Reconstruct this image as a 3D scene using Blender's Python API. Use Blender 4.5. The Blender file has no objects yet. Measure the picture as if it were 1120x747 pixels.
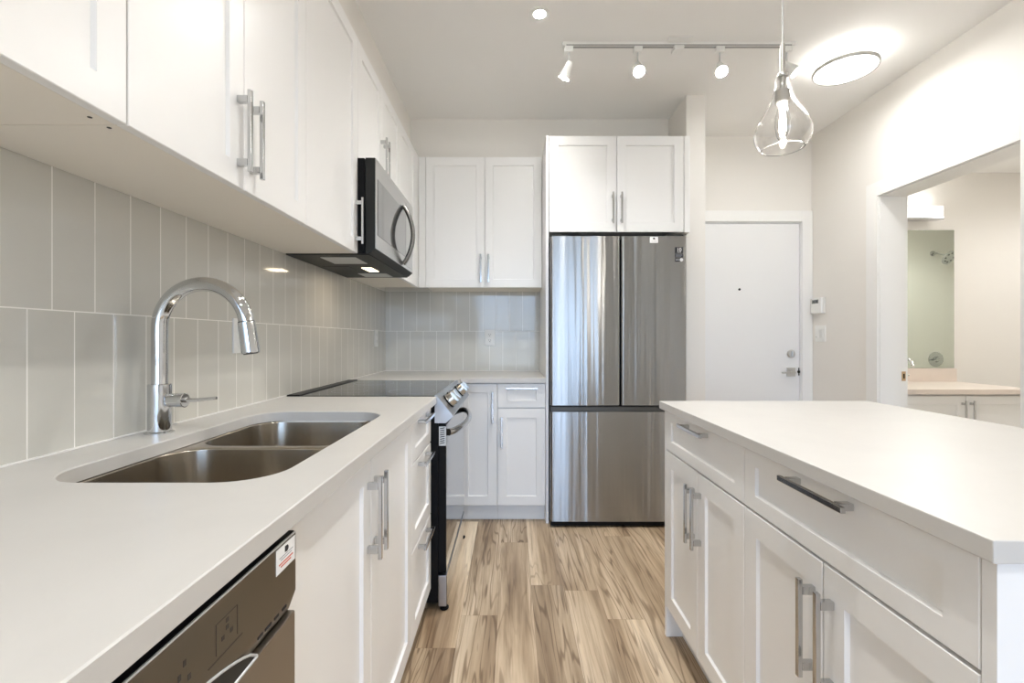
import bpy, bmesh, math, random
from mathutils import Vector, Matrix
random.seed(7)
S = bpy.context.scene
COL = S.collection
R = math.radians
EYE = 1.158          # camera height; it looks straight along +Y
CEIL = 2.73

# ------------------------------------------------------------------ camera
cam = bpy.data.objects.new('camera', bpy.data.cameras.new('camera'))
COL.objects.link(cam)
cam.location = (0, 0, EYE)
cam.rotation_euler = (R(90), 0, 0)
cam.data.sensor_width = 36.0
cam.data.lens = 512 / 1120 * 36.0
cam.data.shift_x = 0.000625
cam.data.shift_y = -0.00223
cam.data.clip_start = 0.02
S.camera = cam

# ------------------------------------------------------------------ exposure, world
S.view_settings.view_transform = 'Standard'
S.view_settings.look = 'None'
S.view_settings.gamma = 1.0
S.view_settings.use_curve_mapping = False
S.view_settings.exposure = 2.65
S.cycles.use_denoising = True
S.cycles.max_bounces = 14
S.cycles.diffuse_bounces = 8
S.cycles.glossy_bounces = 6
S.cycles.transmission_bounces = 10
S.cycles.transparent_max_bounces = 10
S.cycles.sample_clamp_indirect = 6.0

SKY = 1.75            # daylight outside the living-room window
FLUSH = 1.2          # flush ceiling lamps (emission)
FLUSH_W = 1.25
POT_W = 8.0
TRACK_W = 0.8
PENDANT_W = 0.8
VANITY_W = 1.3

w = bpy.data.worlds.new('overcast_sky'); S.world = w
w.use_nodes = True
nt = w.node_tree; nt.nodes.clear()
wo = nt.nodes.new('ShaderNodeOutputWorld'); wb = nt.nodes.new('ShaderNodeBackground')
tc = nt.nodes.new('ShaderNodeTexCoord'); sx = nt.nodes.new('ShaderNodeSeparateXYZ')
cr = nt.nodes.new('ShaderNodeValToRGB')
cr.color_ramp.elements[0].position = 0.44; cr.color_ramp.elements[0].color = (.30, .31, .30, 1)
cr.color_ramp.elements[1].position = 0.56; cr.color_ramp.elements[1].color = (.58, .80, 1.18, 1)
mm = nt.nodes.new('ShaderNodeMath'); mm.operation = 'MULTIPLY_ADD'; mm.inputs[1].default_value = .5; mm.inputs[2].default_value = .5
nt.links.new(tc.outputs['Generated'], sx.inputs[0]); nt.links.new(sx.outputs[2], mm.inputs[0])
nt.links.new(mm.outputs[0], cr.inputs[0]); nt.links.new(cr.outputs[0], wb.inputs[0])
wb.inputs[1].default_value = SKY
nt.links.new(wb.outputs[0], wo.inputs[0])

def lamp(name, typ, loc, watts, color=(1, 1, 1), rot=None, parent=None, **kw):
    d = bpy.data.lights.new(name, typ); d.energy = watts; d.color = color
    for k, v in kw.items(): setattr(d, k, v)
    o = bpy.data.objects.new(name, d); COL.objects.link(o)
    o.location = loc
    if rot is not None: o.rotation_euler = rot
    if parent is not None:
        o.parent = parent
        b = base_of(parent); o.location = Vector(loc) - b
    return o

# portal in the living-room window opening (guides the daylight, gives no light of its own)
WX0, WX1, WZ0, WZ1, WY = -0.90, 1.70, 0.10, 2.55, -4.5
pl = bpy.data.lights.new('window_daylight', 'AREA'); pl.shape = 'RECTANGLE'; pl.size = WX1 - WX0; pl.size_y = WZ1 - WZ0
pl.cycles.is_portal = True
po = bpy.data.objects.new('window_daylight', pl); COL.objects.link(po)
po.location = ((WX0 + WX1) / 2, WY - .03, (WZ0 + WZ1) / 2); po.rotation_euler = (R(90), 0, 0)   # faces +Y

# ------------------------------------------------------------------ materials
def mat(name, col, rough=.5, metal=0, coat=0, spec=.5, emit=None, estr=0, **kw):
    m = bpy.data.materials.new(name); m.use_nodes = True
    b = m.node_tree.nodes['Principled BSDF']
    b.inputs['Base Color'].default_value = (*col, 1)
    b.inputs['Roughness'].default_value = rough
    b.inputs['Metallic'].default_value = metal
    b.inputs['Coat Weight'].default_value = coat
    b.inputs['Coat Roughness'].default_value = .05
    b.inputs['Specular IOR Level'].default_value = spec
    if emit:
        b.inputs['Emission Color'].default_value = (*emit, 1); b.inputs['Emission Strength'].default_value = estr
    for k, v in kw.items(): b.inputs[k].default_value = v
    return m
def N(m, t, **kw):
    n = m.node_tree.nodes.new(t)
    for k, v in kw.items(): setattr(n, k, v)
    return n
def L(m, a, b): m.node_tree.links.new(a, b)
def bsdf(m): return m.node_tree.nodes['Principled BSDF']
def ramp(m, fac, stops):
    r = N(m, 'ShaderNodeValToRGB'); e = r.color_ramp.elements
    while len(e) < len(stops): e.new(.5)
    for i, (p, c) in enumerate(stops): e[i].position = p; e[i].color = (*c, 1)
    L(m, fac, r.inputs[0]); return r.outputs[0]
def coords(m, scale=(1, 1, 1), loc=(0, 0, 0), order=None):
    """world-aligned object coordinates (all meshes are unrotated); ORDER picks axes, e.g. 'YZX'"""
    t = N(m, 'ShaderNodeNewGeometry')
    out = t.outputs['Position']
    if order:
        s = N(m, 'ShaderNodeSeparateXYZ'); c = N(m, 'ShaderNodeCombineXYZ'); L(m, out, s.inputs[0])
        for i, a in enumerate(order): L(m, s.outputs['XYZ'.index(a)], c.inputs[i])
        out = c.outputs[0]
    p = N(m, 'ShaderNodeMapping'); L(m, out, p.inputs[0])
    p.inputs['Location'].default_value = loc; p.inputs['Scale'].default_value = scale
    return p.outputs[0]
def noise(m, vec, scale, detail=3, rough=.5, dist=0):
    n = N(m, 'ShaderNodeTexNoise'); L(m, vec, n.inputs['Vector'])
    n.inputs['Scale'].default_value = scale; n.inputs['Detail'].default_value = detail
    n.inputs['Roughness'].default_value = rough; n.inputs['Distortion'].default_value = dist
    return n.outputs['Fac']
def bump(m, h, strength, dist):
    b = N(m, 'ShaderNodeBump'); b.inputs['Strength'].default_value = strength; b.inputs['Distance'].default_value = dist
    L(m, h, b.inputs['Height']); L(m, b.outputs[0], bsdf(m).inputs['Normal']); return b

def painted(name, col, rough, bs=.04):
    m = mat(name, col, rough); bump(m, noise(m, coords(m), 220, 2), bs, .001); return m
WALL = painted('warm_white_wall_paint', (.80, .775, .735), .62)
CEILM = painted('ceiling_paint', (.87, .865, .85), .75)
TRIM = mat('white_trim_paint', (.83, .825, .81), .38)
CAB = mat('white_cabinet_lacquer', (.86, .855, .845), .30)
CABU = mat('cabinet_underside_melamine', (.86, .81, .73), .5)
TOE = mat('white_toe_kick', (.78, .78, .77), .45)
CHROME = mat('polished_chrome', (.64, .65, .66), .06, 1)
HANDLE = mat('satin_chrome', (.56, .565, .57), .14, 1)
NICKEL = mat('satin_nickel', (.62, .61, .58), .28, 1)
BLACK = mat('black_enamel', (.006, .006, .007), .35, spec=.12)
DARKP = mat('dark_plastic', (.020, .020, .018), .45, spec=.25)
BGLASS = mat('black_glass', (.008, .009, .009), .03, 0, 1)
COOKTOP = mat('black_ceramic_glass', (.010, .011, .010), .06, 0, 0, .5)
WPLAST = mat('white_plastic', (.84, .84, .82), .35)
GREY = mat('grey_plastic', (.35, .35, .35), .45)
LGREY = mat('light_grey_metal', (.62, .63, .63), .4, .4)
PAPER = mat('white_sticker_paper', (.86, .86, .86), .5)
INK = mat('black_ink', (.02, .02, .025), .6)
REDINK = mat('red_ink', (.62, .16, .12), .6)
GREYINK = mat('grey_ink', (.35, .37, .40), .6)
MIRROR = mat('mirror_silver', (.74, .80, .72), .0, 1)
RUBBER = mat('grey_rubber', (.10, .10, .10), .6)

def steel(name, col, rough, aniso=.85, wav=.0, rot=.25):
    m = mat(name, col, rough, 1)
    b = bsdf(m); b.inputs['Anisotropic'].default_value = aniso; b.inputs['Anisotropic Rotation'].default_value = rot
    t = N(m, 'ShaderNodeTangent'); t.direction_type = 'RADIAL'; t.axis = 'Z'; L(m, t.outputs[0], b.inputs['Tangent'])
    if wav: bump(m, noise(m, coords(m, (11, 11, .25)), 1.0, 2.5), wav, .02)
    return m
STEEL = steel('brushed_stainless', (.36, .36, .355), .25, 1.0, .32)
STEELM = steel('microwave_stainless', (.55, .55, .54), .24, .6)
STEELD = steel('dishwasher_stainless', (.33, .30, .26), .30, .6)
STEELP = steel('range_stainless', (.52, .53, .56), .30, .5)
SINKM = mat('sink_stainless', (.50, .455, .39), .24, 1)
b_ = bsdf(SINKM); b_.inputs['Anisotropic'].default_value = .75
bump(SINKM, noise(SINKM, coords(SINKM, (14, 14, .3)), 1.0, 2), .25, .01)
t_ = N(SINKM, 'ShaderNodeTangent'); t_.direction_type = 'RADIAL'; t_.axis = 'Z'; L(SINKM, t_.outputs[0], b_.inputs['Tangent'])
b_.inputs['Anisotropic Rotation'].default_value = .25

def quartz(name, col):
    m = mat(name, col, .36)
    v = coords(m)
    f = noise(m, v, 5, 6, .6, .6)
    c = ramp(m, f, [(.35, tuple(x * .965 for x in col)), (.6, col), (.75, tuple(min(1, x * 1.02) for x in col))])
    L(m, c, bsdf(m).inputs['Base Color']); return m
QUARTZ = quartz('pale_quartz', (.60, .585, .56))

def tile(name, order, shift):
    m = mat(name, (.4, .4, .35), .08, 0, 0, .42)
    v = coords(m, (1, 1, 1), (shift, -0.9147, 0), order)
    b = N(m, 'ShaderNodeTexBrick'); L(m, v, b.inputs['Vector'])
    b.offset = .5; b.offset_frequency = 2; b.squash = 1
    b.inputs['Color1'].default_value = (.60, .588, .538, 1); b.inputs['Color2'].default_value = (.62, .608, .558, 1)
    b.inputs['Mortar'].default_value = (.90, .88, .84, 1)
    b.inputs['Scale'].default_value = 1.0; b.inputs['Mortar Size'].default_value = .0015
    b.inputs['Mortar Smooth'].default_value = .2; b.inputs['Bias'].default_value = 0
    b.inputs['Brick Width'].default_value = .1016; b.inputs['Row Height'].default_value = .3046
    L(m, b.outputs['Color'], bsdf(m).inputs['Base Color'])
    r = N(m, 'ShaderNodeMapRange'); L(m, b.outputs['Fac'], r.inputs[0]); r.inputs[3].default_value = .09; r.inputs[4].default_value = .6
    L(m, r.outputs[0], bsdf(m).inputs['Roughness'])
    n = noise(m, coords(m), 4.5, 1.5)
    a = N(m, 'ShaderNodeMath', operation='MULTIPLY_ADD'); L(m, b.outputs['Fac'], a.inputs[0]); a.inputs[1].default_value = -.15
    L(m, n, a.inputs[2]); bump(m, a.outputs[0], .12, .01)
    return m
TILE_L = tile('grey_gloss_tile_side', 'YZX', -.0701)
TILE_B = tile('grey_gloss_tile_end', 'XZY', .828)

def planks(name):
    m = mat(name, (.5, .4, .3), .42)
    g = N(m, 'ShaderNodeNewGeometry'); sp = N(m, 'ShaderNodeSeparateXYZ'); L(m, g.outputs['Position'], sp.inputs[0])
    def mth(op, a, b=None, c=None):
        n = N(m, 'ShaderNodeMath', operation=op)
        for i, q in enumerate((a, b, c)):
            if q is None: continue
            if isinstance(q, (int, float)): n.inputs[i].default_value = q
            else: L(m, q, n.inputs[i])
        return n.outputs[0]
    px_ = mth('MULTIPLY_ADD', sp.outputs[0], 1 / .152, 50.38); row = mth('FLOOR', px_)
    wn = N(m, 'ShaderNodeTexWhiteNoise', noise_dimensions='1D'); L(m, row, wn.inputs['W'])
    py_ = mth('MULTIPLY_ADD', sp.outputs[1], 1 / 1.22, mth('ADD', wn.outputs['Value'], 20)); cl = mth('FLOOR', py_)
    wid = N(m, 'ShaderNodeTexWhiteNoise', noise_dimensions='2D'); cb = N(m, 'ShaderNodeCombineXYZ'); L(m, row, cb.inputs[0]); L(m, cl, cb.inputs[1]); L(m, cb.outputs[0], wid.inputs['Vector'])
    def edge(p, wdt):
        f = mth('FRACT', p); d = mth('MINIMUM', f, mth('SUBTRACT', 1.0, f)); return mth('LESS_THAN', mth('MULTIPLY', d, wdt), .0007)
    seam = mth('MAXIMUM', edge(px_, .152), edge(py_, 1.22))
    sv = N(m, 'ShaderNodeVectorMath', operation='SCALE'); L(m, wid.outputs['Color'], sv.inputs[0]); sv.inputs['Scale'].default_value = 23
    def grain(scale):
        c = coords(m, scale)
        ad = N(m, 'ShaderNodeVectorMath', operation='ADD'); L(m, c, ad.inputs[0]); L(m, sv.outputs[0], ad.inputs[1]); return ad.outputs[0]
    big = noise(m, grain((6.0, .42, 1)), 1.25, 3, .5, .35)
    # cathedral rings: sine of the large noise
    wv = N(m, 'ShaderNodeMath', operation='MULTIPLY'); L(m, big, wv.inputs[0]); wv.inputs[1].default_value = 95
    sn = N(m, 'ShaderNodeMath', operation='SINE'); L(m, wv.outputs[0], sn.inputs[0])
    sh = N(m, 'ShaderNodeMapRange'); L(m, sn.outputs[0], sh.inputs[0]); sh.inputs[1].default_value = .55; sh.inputs[2].default_value = 1.0
    patch = noise(m, grain((4.2, .8, 1)), 1.0, 2)
    pm = N(m, 'ShaderNodeMapRange'); L(m, patch, pm.inputs[0]); pm.inputs[1].default_value = .36; pm.inputs[2].default_value = .52
    rings = N(m, 'ShaderNodeMath', operation='MULTIPLY'); L(m, sh.outputs[0], rings.inputs[0]); L(m, pm.outputs[0], rings.inputs[1])
    fine = noise(m, grain((46, 1.6, 1)), 1.6, 5, .65, .2)
    base = ramp(m, noise(m, grain((6.5, .55, 1)), 1.3, 4, .55, .4),
                [(.28, (.25, .170, .105)), (.45, (.46, .35, .235)), (.58, (.62, .50, .36)), (.74, (.80, .69, .54))])
    tone = N(m, 'ShaderNodeMixRGB', blend_type='MULTIPLY'); tone.inputs[0].default_value = 1.0
    L(m, base, tone.inputs[1])
    L(m, ramp(m, wid.outputs['Value'], [(0, (.80, .78, .76)), (.5, (1.0, .985, .97)), (1, (1.13, 1.12, 1.10))]), tone.inputs[2])
    mx = N(m, 'ShaderNodeMixRGB', blend_type='MULTIPLY'); L(m, tone.outputs[0], mx.inputs[1]); mx.inputs[2].default_value = (.34, .27, .21, 1)
    rs = N(m, 'ShaderNodeMath', operation='MULTIPLY'); L(m, rings.outputs[0], rs.inputs[0]); rs.inputs[1].default_value = .7; L(m, rs.outputs[0], mx.inputs[0])
    m2 = N(m, 'ShaderNodeMixRGB', blend_type='MULTIPLY'); m2.inputs[0].default_value = .8; L(m, mx.outputs[0], m2.inputs[1])
    L(m, ramp(m, fine, [(.30, (.62, .57, .52)), (.55, (1, 1, 1)), (1, (1.1, 1.1, 1.1))]), m2.inputs[2])
    m3 = N(m, 'ShaderNodeMixRGB', blend_type='MULTIPLY'); L(m, m2.outputs[0], m3.inputs[1]); m3.inputs[2].default_value = (.45, .38, .32, 1)
    sc = N(m, 'ShaderNodeMath', operation='MULTIPLY'); L(m, seam, sc.inputs[0]); sc.inputs[1].default_value = .7; L(m, sc.outputs[0], m3.inputs[0])
    L(m, m3.outputs[0], bsdf(m).inputs['Base Color'])
    bump(m, fine, .08, .002)
    return m
FLOORM = planks('oak_vinyl_planks')
BATHF = mat('bath_floor_tile', (.55, .52, .48), .4)

def glass(name, ior=1.45, col=(1, 1, 1)):
    m = bpy.data.materials.new(name); m.use_nodes = True; t = m.node_tree; t.nodes.clear()
    o = t.nodes.new('ShaderNodeOutputMaterial'); g = t.nodes.new('ShaderNodeBsdfGlass')
    g.inputs['Roughness'].default_value = 0; g.inputs['IOR'].default_value = ior; g.inputs['Color'].default_value = (*col, 1)
    t.links.new(g.outputs[0], o.inputs[0]); return m
GLASS = glass('clear_blown_glass')
def pane(name):
    m = bpy.data.materials.new(name); m.use_nodes = True; t = m.node_tree; t.nodes.clear()
    o = t.nodes.new('ShaderNodeOutputMaterial'); x = t.nodes.new('ShaderNodeMixShader'); f = t.nodes.new('ShaderNodeFresnel')
    a = t.nodes.new('ShaderNodeBsdfTransparent'); g = t.nodes.new('ShaderNodeBsdfGlossy'); g.inputs['Roughness'].default_value = 0
    a.inputs[0].default_value = (.96, .98, .98, 1); f.inputs[0].default_value = 1.5
    t.links.new(f.outputs[0], x.inputs[0]); t.links.new(a.outputs[0], x.inputs[1]); t.links.new(g.outputs[0], x.inputs[2]); t.links.new(x.outputs[0], o.inputs[0])
    return m
PANE = pane('window_glass')
def emis(name, col, s): return mat(name, (.8, .8, .8), .5, emit=col, estr=s)
DIFFUSER = emis('lit_diffuser', (1, .97, .92), FLUSH)
BULB = emis('lit_led_face', (1, .97, .92), 45)
FIL = emis('lit_filament', (1, .93, .82), 40)
VLIT = emis('lit_vanity_glass', (1, .98, .95), .22)
MLIT = emis('lit_hood_lens', (1, .80, .52), .8)

# ------------------------------------------------------------------ mesh helpers
class MB:
    """collects shapes in WORLD coordinates, builds ONE mesh object"""
    def __init__(s): s.bm = bmesh.new()
    def box(s, x0, x1, y0, y1, z0, z1, bev=0, seg=2):
        if x1 < x0: x0, x1 = x1, x0
        if y1 < y0: y0, y1 = y1, y0
        r = bmesh.ops.create_cube(s.bm, size=1)
        vs = r['verts']
        for v in vs:
            v.co = ((x0 + x1) / 2 + v.co.x * (x1 - x0), (y0 + y1) / 2 + v.co.y * (y1 - y0), (z0 + z1) / 2 + v.co.z * (z1 - z0))
        if bev:
            es = list({e for v in vs for e in v.link_edges})
            bmesh.ops.bevel(s.bm, geom=es, offset=bev, segments=seg, affect='EDGES', profile=.5)
        return s
    def loft(s, rings, cap0=True, cap1=True, closed=True):
        prev = None; R_ = []
        for ring in rings:
            R_.append([s.bm.verts.new(p) for p in ring])
        n = len(R_[0])
        for a, b in zip(R_, R_[1:]):
            for i in range(n if closed else n - 1):
                j = (i + 1) % n
                try: s.bm.faces.new((a[i], a[j], b[j], b[i]))
                except ValueError: pass
        if cap0: s.bm.faces.new(list(reversed(R_[0])))
        if cap1: s.bm.faces.new(R_[-1])
        return s
    def tube(s, pts, r, seg=16, flat=1.0, up=None, caps=True):
        pts = [Vector(p) for p in pts]; rs = r if isinstance(r, (list, tuple)) else [r] * len(pts)
        rings = []; pu = None
        for i, p in enumerate(pts):
            t = (pts[min(i + 1, len(pts) - 1)] - pts[max(i - 1, 0)]).normalized()
            if pu is None:
                a = Vector(up) if up else (Vector((0, 0, 1)) if abs(t.z) < .9 else Vector((1, 0, 0)))
            else: a = pu
            u = (a - t * a.dot(t)).normalized(); pu = u; v = t.cross(u)
            rings.append([p + u * math.cos(k * 2 * math.pi / seg) * rs[i] * flat + v * math.sin(k * 2 * math.pi / seg) * rs[i] for k in range(seg)])
        return s.loft(rings, caps, caps)
    def cyl(s, p0, p1, r, r1=None, seg=28, bev=0):
        p0, p1 = Vector(p0), Vector(p1)
        r1 = r if r1 is None else r1
        if bev:
            d = (p1 - p0).normalized() * bev
            return s.tube_raw([p0, p0 + d, p1 - d, p1], [r - bev, r, r1, r1 - bev], seg)
        return s.tube_raw([p0, p1], [r, r1], seg)
    def tube_raw(s, pts, rs, seg=28):
        t = (Vector(pts[-1]) - Vector(pts[0])).normalized()
        a = Vector((0, 0, 1)) if abs(t.z) < .9 else Vector((1, 0, 0))
        u = (a - t * a.dot(t)).normalized(); v = t.cross(u)
        return s.loft([[Vector(p) + (u * math.cos(k * 2 * math.pi / seg) + v * math.sin(k * 2 * math.pi / seg)) * r for k in range(seg)] for p, r in zip(pts, rs)])
    def lathe(s, prof, c, seg=40, closed=False, axis=Vector((0, 0, 1))):
        """prof: (radius, height along axis) around point c"""
        axis = Vector(axis).normalized()
        a = Vector((1, 0, 0)) if abs(axis.x) < .9 else Vector((0, 1, 0))
        u = (a - axis * a.dot(axis)).normalized(); v = axis.cross(u); c = Vector(c)
        rings = [[c + axis * h + (u * math.cos(k * 2 * math.pi / seg) + v * math.sin(k * 2 * math.pi / seg)) * max(r, 1e-4) for k in range(seg)] for r, h in prof]
        if closed: rings.append(rings[0]); s.loft(rings, False, False); bmesh.ops.remove_doubles(s.bm, verts=s.bm.verts, dist=1e-6); return s
        return s.loft(rings)
    def prism(s, poly, axis, lo, hi):
        def P(a, b, t):
            return {'Y': (a, t, b), 'X': (t, a, b), 'Z': (a, b, t)}[axis]
        return s.loft([[P(a, b, lo) for a, b in poly], [P(a, b, hi) for a, b in poly]])
    def build(s, name, m, parent=None, smooth=35):
        bmesh.ops.recalc_face_normals(s.bm, faces=s.bm.faces)
        me = bpy.data.meshes.new(name)
        off = base_of(parent) if parent is not None else Vector((0, 0, 0))
        if parent is None:
            lo = [min(v.co[i] for v in s.bm.verts) for i in range(3)]; hi = [max(v.co[i] for v in s.bm.verts) for i in range(3)]
            off = Vector(((lo[0] + hi[0]) / 2, (lo[1] + hi[1]) / 2, lo[2]))
        bmesh.ops.translate(s.bm, verts=s.bm.verts, vec=-off)
        s.bm.to_mesh(me); s.bm.free()
        me.polygons.foreach_set('use_smooth', [True] * len(me.polygons))
        me.set_sharp_from_angle(angle=R(smooth))
        me.materials.append(m)
        o = bpy.data.objects.new(name, me); COL.objects.link(o)
        if parent is not None: o.parent = parent
        else: o.location = off
        wn = o.modifiers.new('weighted_normals', 'WEIGHTED_NORMAL'); wn.keep_sharp = True; wn.weight = 100
        return o
def base_of(o):
    while o.parent is not None: o = o.parent
    return Vector(o.location)
def thing(name, label, cat, loc, group=None):
    o = bpy.data.objects.new(name, None); COL.objects.link(o); o.location = loc; o.empty_display_size = .1
    o['label'] = label; o['category'] = cat
    if group: o['group'] = group
    return o
def tag(o, label, cat, group=None):
    o['label'] = label; o['category'] = cat
    if group: o['group'] = group
    return o
def struct(name, mb, m): o = mb.build(name, m); o['kind'] = 'structure'; return o
def rrect(x0, x1, y0, y1, r, z, n=8):
    pts = []
    for cx, cy, a0 in ((x1 - r, y1 - r, 0), (x0 + r, y1 - r, 90), (x0 + r, y0 + r, 180), (x1 - r, y0 + r, 270)):
        for k in range(n + 1):
            a = R(a0 + 90 * k / n); pts.append(Vector((cx + r * math.cos(a), cy + r * math.sin(a), z)))
    return pts
class Fr:
    """face frame: u along, v up, n outward of a cabinet face"""
    def __init__(s, side, face):
        s.side, s.face = side, face
    def __call__(s, u, v, n):
        f = s.face
        return Vector({'L': (f + n, u, v), 'B': (u, f - n, v), 'I': (f - n, u, v)}[s.side])
    def box(s, mb, u0, u1, v0, v1, n0, n1, bev=0):
        a, b = s(u0, v0, n0), s(u1, v1, n1)
        mb.box(min(a.x, b.x), max(a.x, b.x), min(a.y, b.y), max(a.y, b.y), min(a.z, b.z), max(a.z, b.z), bev); return mb
def panel(mb, F, u0, u1, v0, v1, t=.020, rail=.057, rec=.008, railv=None):
    """shaker front: front plane at n=0, back at n=-t"""
    rv = rail if railv is None else railv
    def ring(iu, iv, n): return [F(u0 + iu, v0 + iv, n), F(u1 - iu, v0 + iv, n), F(u1 - iu, v1 - iv, n), F(u0 + iu, v1 - iv, n)]
    rings = [ring(0, 0, -t), ring(0, 0, -.0015), ring(.0015, .0015, 0), ring(rail, rv, 0), ring(rail + .003, rv + .003, -rec)]
    mb.loft(rings); return mb
HL, HCC, HD = .195, .150, .034
def handle(F, u, v, vertical, parent, ln=HL, cc=HCC, m=None):
    mb = MB(); h = .0055; g = .0015
    def bx(a0, a1, b0, b1, n0, n1, bev=.0012):
        if vertical: F.box(mb, u + b0, u + b1, v + a0, v + a1, n0, n1, bev)
        else: F.box(mb, u + a0, u + a1, v + b0, v + b1, n0, n1, bev)
    bx(-ln / 2, ln / 2, -h, h, HD - .009, HD)
    for s_ in (-1, 1): bx(s_ * cc / 2 - .0082, s_ * cc / 2 + .0082, -.0065, .0065, .0004, HD - .0085)
    return mb.build('handle', m or HANDLE, parent)
def door(F, u0, u1, v0, v1, parent, hu=None, hv=None, vertical=True, name='door', railv=None, rail=.057, m=None):
    g = .0016
    d = panel(MB(), F, u0 + g, u1 - g, v0 + g, v1 - g, rail=rail, railv=railv).build(name, m or CAB, parent)
    if hu is not None: handle(F, hu, hv, vertical, d)
    return d

# ================================================================== STRUCTURE
XL, XR, YB, YE = -.972, 2.327, 3.60, 3.63     # left wall, right wall, kitchen back wall, entry wall
struct('floor', MB().box(-1.07, 2.40, -4.6, 3.80, -.08, 0), FLOORM)
struct('ceiling', MB().box(-1.07, 2.50, -4.6, 3.80, CEIL, CEIL + .1), CEILM)
mb = MB().box(XL - .1, XL, -4.6, 3.70, 0, CEIL).box(XL, -.722, -.3, YB, 2.44, CEIL)
struct('wall_left', mb, WALL)
mb = MB().box(XL - .1, 1.13, YB, YB + .1, 0, CEIL).box(-.722, 1.124, 3.345, YB, 2.44, CEIL)
mb.box(1.13, 1.322, YE, YE + .12, 0, CEIL).box(2.246, 2.50, YE, YE + .12, 0, CEIL).box(1.322, 2.246, YE, YE + .12, 2.066, CEIL)
struct('wall_back', mb, WALL)
OY0, OY1, OZ = 2.13, 2.953, 2.058
mb = MB().box(XR, 2.49, -4.6, OY0 - .015, 0, CEIL).box(XR, 2.49, OY1 + .015, YE, 0, CEIL).box(XR, 2.49, OY0 - .015, OY1 + .015, OZ + .015, CEIL)
struct('wall_right', mb, WALL)
struct('wall_partition', MB().box(1.124, 1.2475, 3.01, YE, 0, CEIL, .002), WALL)
mb = MB().box(-1.07, WX0, WY - .15, WY, 0, CEIL).box(WX1, 2.49, WY - .15, WY, 0, CEIL).box(WX0, WX1, WY - .15, WY, 0, WZ0).box(WX0, WX1, WY - .15, WY, WZ1, CEIL)
struct('wall_rear', mb, WALL)
# living-room window behind the camera
win = thing('window_1', '', '', ((WX0 + WX1) / 2, WY - .07, WZ0)); del win['label']; del win['category']; win['kind'] = 'structure'
mb = MB()
for x in (WX0, .05, .86, WX1 - .06): mb.box(x, x + .06, WY - .10, WY - .04, WZ0, WZ1, .004)
for z in (WZ0, WZ1 - .06, .86): mb.box(WX0, WX1, WY - .099, WY - .041, z, z + .06, .004)
mb.build('window_frame', TRIM, win)
MB().box(WX0 + .03, WX1 - .03, WY - .075, WY - .067, WZ0 + .03, WZ1 - .03).build('window_pane', PANE, win)

# tiled splashbacks
struct('wall_backsplash_left', MB().box(XL, XL + .006, -.30, YB, .9165, 1.523), TILE_L)
struct('wall_backsplash_back', MB().box(XL + .006, .2155, YB - .006, YB, .9165, 1.523), TILE_B)

mb = MB().box(XL + .006, XL + .0105, -.30, YB - .006, .9152, .9190).box(XL + .0105, .2145, YB - .0105, YB - .006, .9152, .9190)
struct('trim_3', mb, mat('white_caulk', (.86, .85, .82), .5))

# entry door and casing
mb = MB().box(1.252, 1.322, YE - .018, YE, 0, 2.15, .002).box(2.246, XR - .001, YE - .018, YE, 0, 2.15, .002).box(1.322, 2.246, YE - .018, YE, 2.066, 2.15, .002)
mb.box(1.322, 1.327, YE, YE + .1, 0, 2.066).box(2.241, 2.246, YE, YE + .1, 0, 2.066).box(1.327, 2.241, YE, YE + .1, 2.061, 2.066)
struct('trim_1', mb, TRIM)
d1 = MB().box(1.331, 2.237, YE + .008, YE + .05, .006, 2.056, .002).build('door_1', mat('entry_door_paint', (.80, .80, .80), .4)); d1['kind'] = 'structure'
yd = YE + .008
MB().lathe([(.0, 0), (.009, 0), (.009, .004), (.006, .006), (0, .006)], (1.772, yd, 1.545), 20, axis=(0, -1, 0)).build('peephole', BLACK, d1)
db = MB().lathe([(0, 0), (.032, 0), (.032, .008), (.026, .014), (0, .014)], (2.172, yd, 1.045), 28, axis=(0, -1, 0)).build('deadbolt', NICKEL, d1)
MB().box(2.166, 2.178, yd - .032, yd - .013, 1.022, 1.068, .003).build('thumb_turn', CHROME, db)
lv = MB().box(2.136, 2.204, yd - .010, yd, .870, .938, .003).build('lever_rose', NICKEL, d1)
MB().cyl((2.17, yd - .009, .904), (2.17, yd - .05, .904), .010).box(2.075, 2.182, yd - .058, yd - .044, .895, .909, .004).build('lever', NICKEL, lv)
MB().lathe([(0, 0), (.012, 0), (.010, .006), (0, .006)], (2.2335, yd, .905), 16, axis=(0, -1, 0)).box(2.2285, 2.2365, yd - .005, yd, .875, .937, .003).build('latch', DARKP, d1)

# bathroom doorway casing + jamb
mb = MB()
for x0, x1 in ((XR - .018, XR), (2.49, 2.505)):
    mb.box(x0, x1, OY1 + .005, OY1 + .095, 0, OZ + .095, .002).box(x0, x1, OY0 - .095, OY0 - .005, 0, OZ + .095, .002).box(x0, x1, OY0 - .005, OY1 + .005, OZ + .005, OZ + .095, .002)
mb.box(XR, 2.49, OY1, OY1 + .015, 0, OZ + .015).box(XR, 2.49, OY0 - .015, OY0, 0, OZ + .015).box(XR, 2.49, OY0, OY1, OZ, OZ + .015)
t2 = struct('trim_2', mb, TRIM)
sp = MB().box(2.462, 2.486, OY1 - .003, OY1, .895, .955, .001).build('strike_plate', mat('brass', (.62, .45, .28), .3, 1), t2)
MB().box(2.470, 2.479, OY1 - .0036, OY1 - .0028, .910, .940).build('strike_hole', BLACK, sp)

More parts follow.
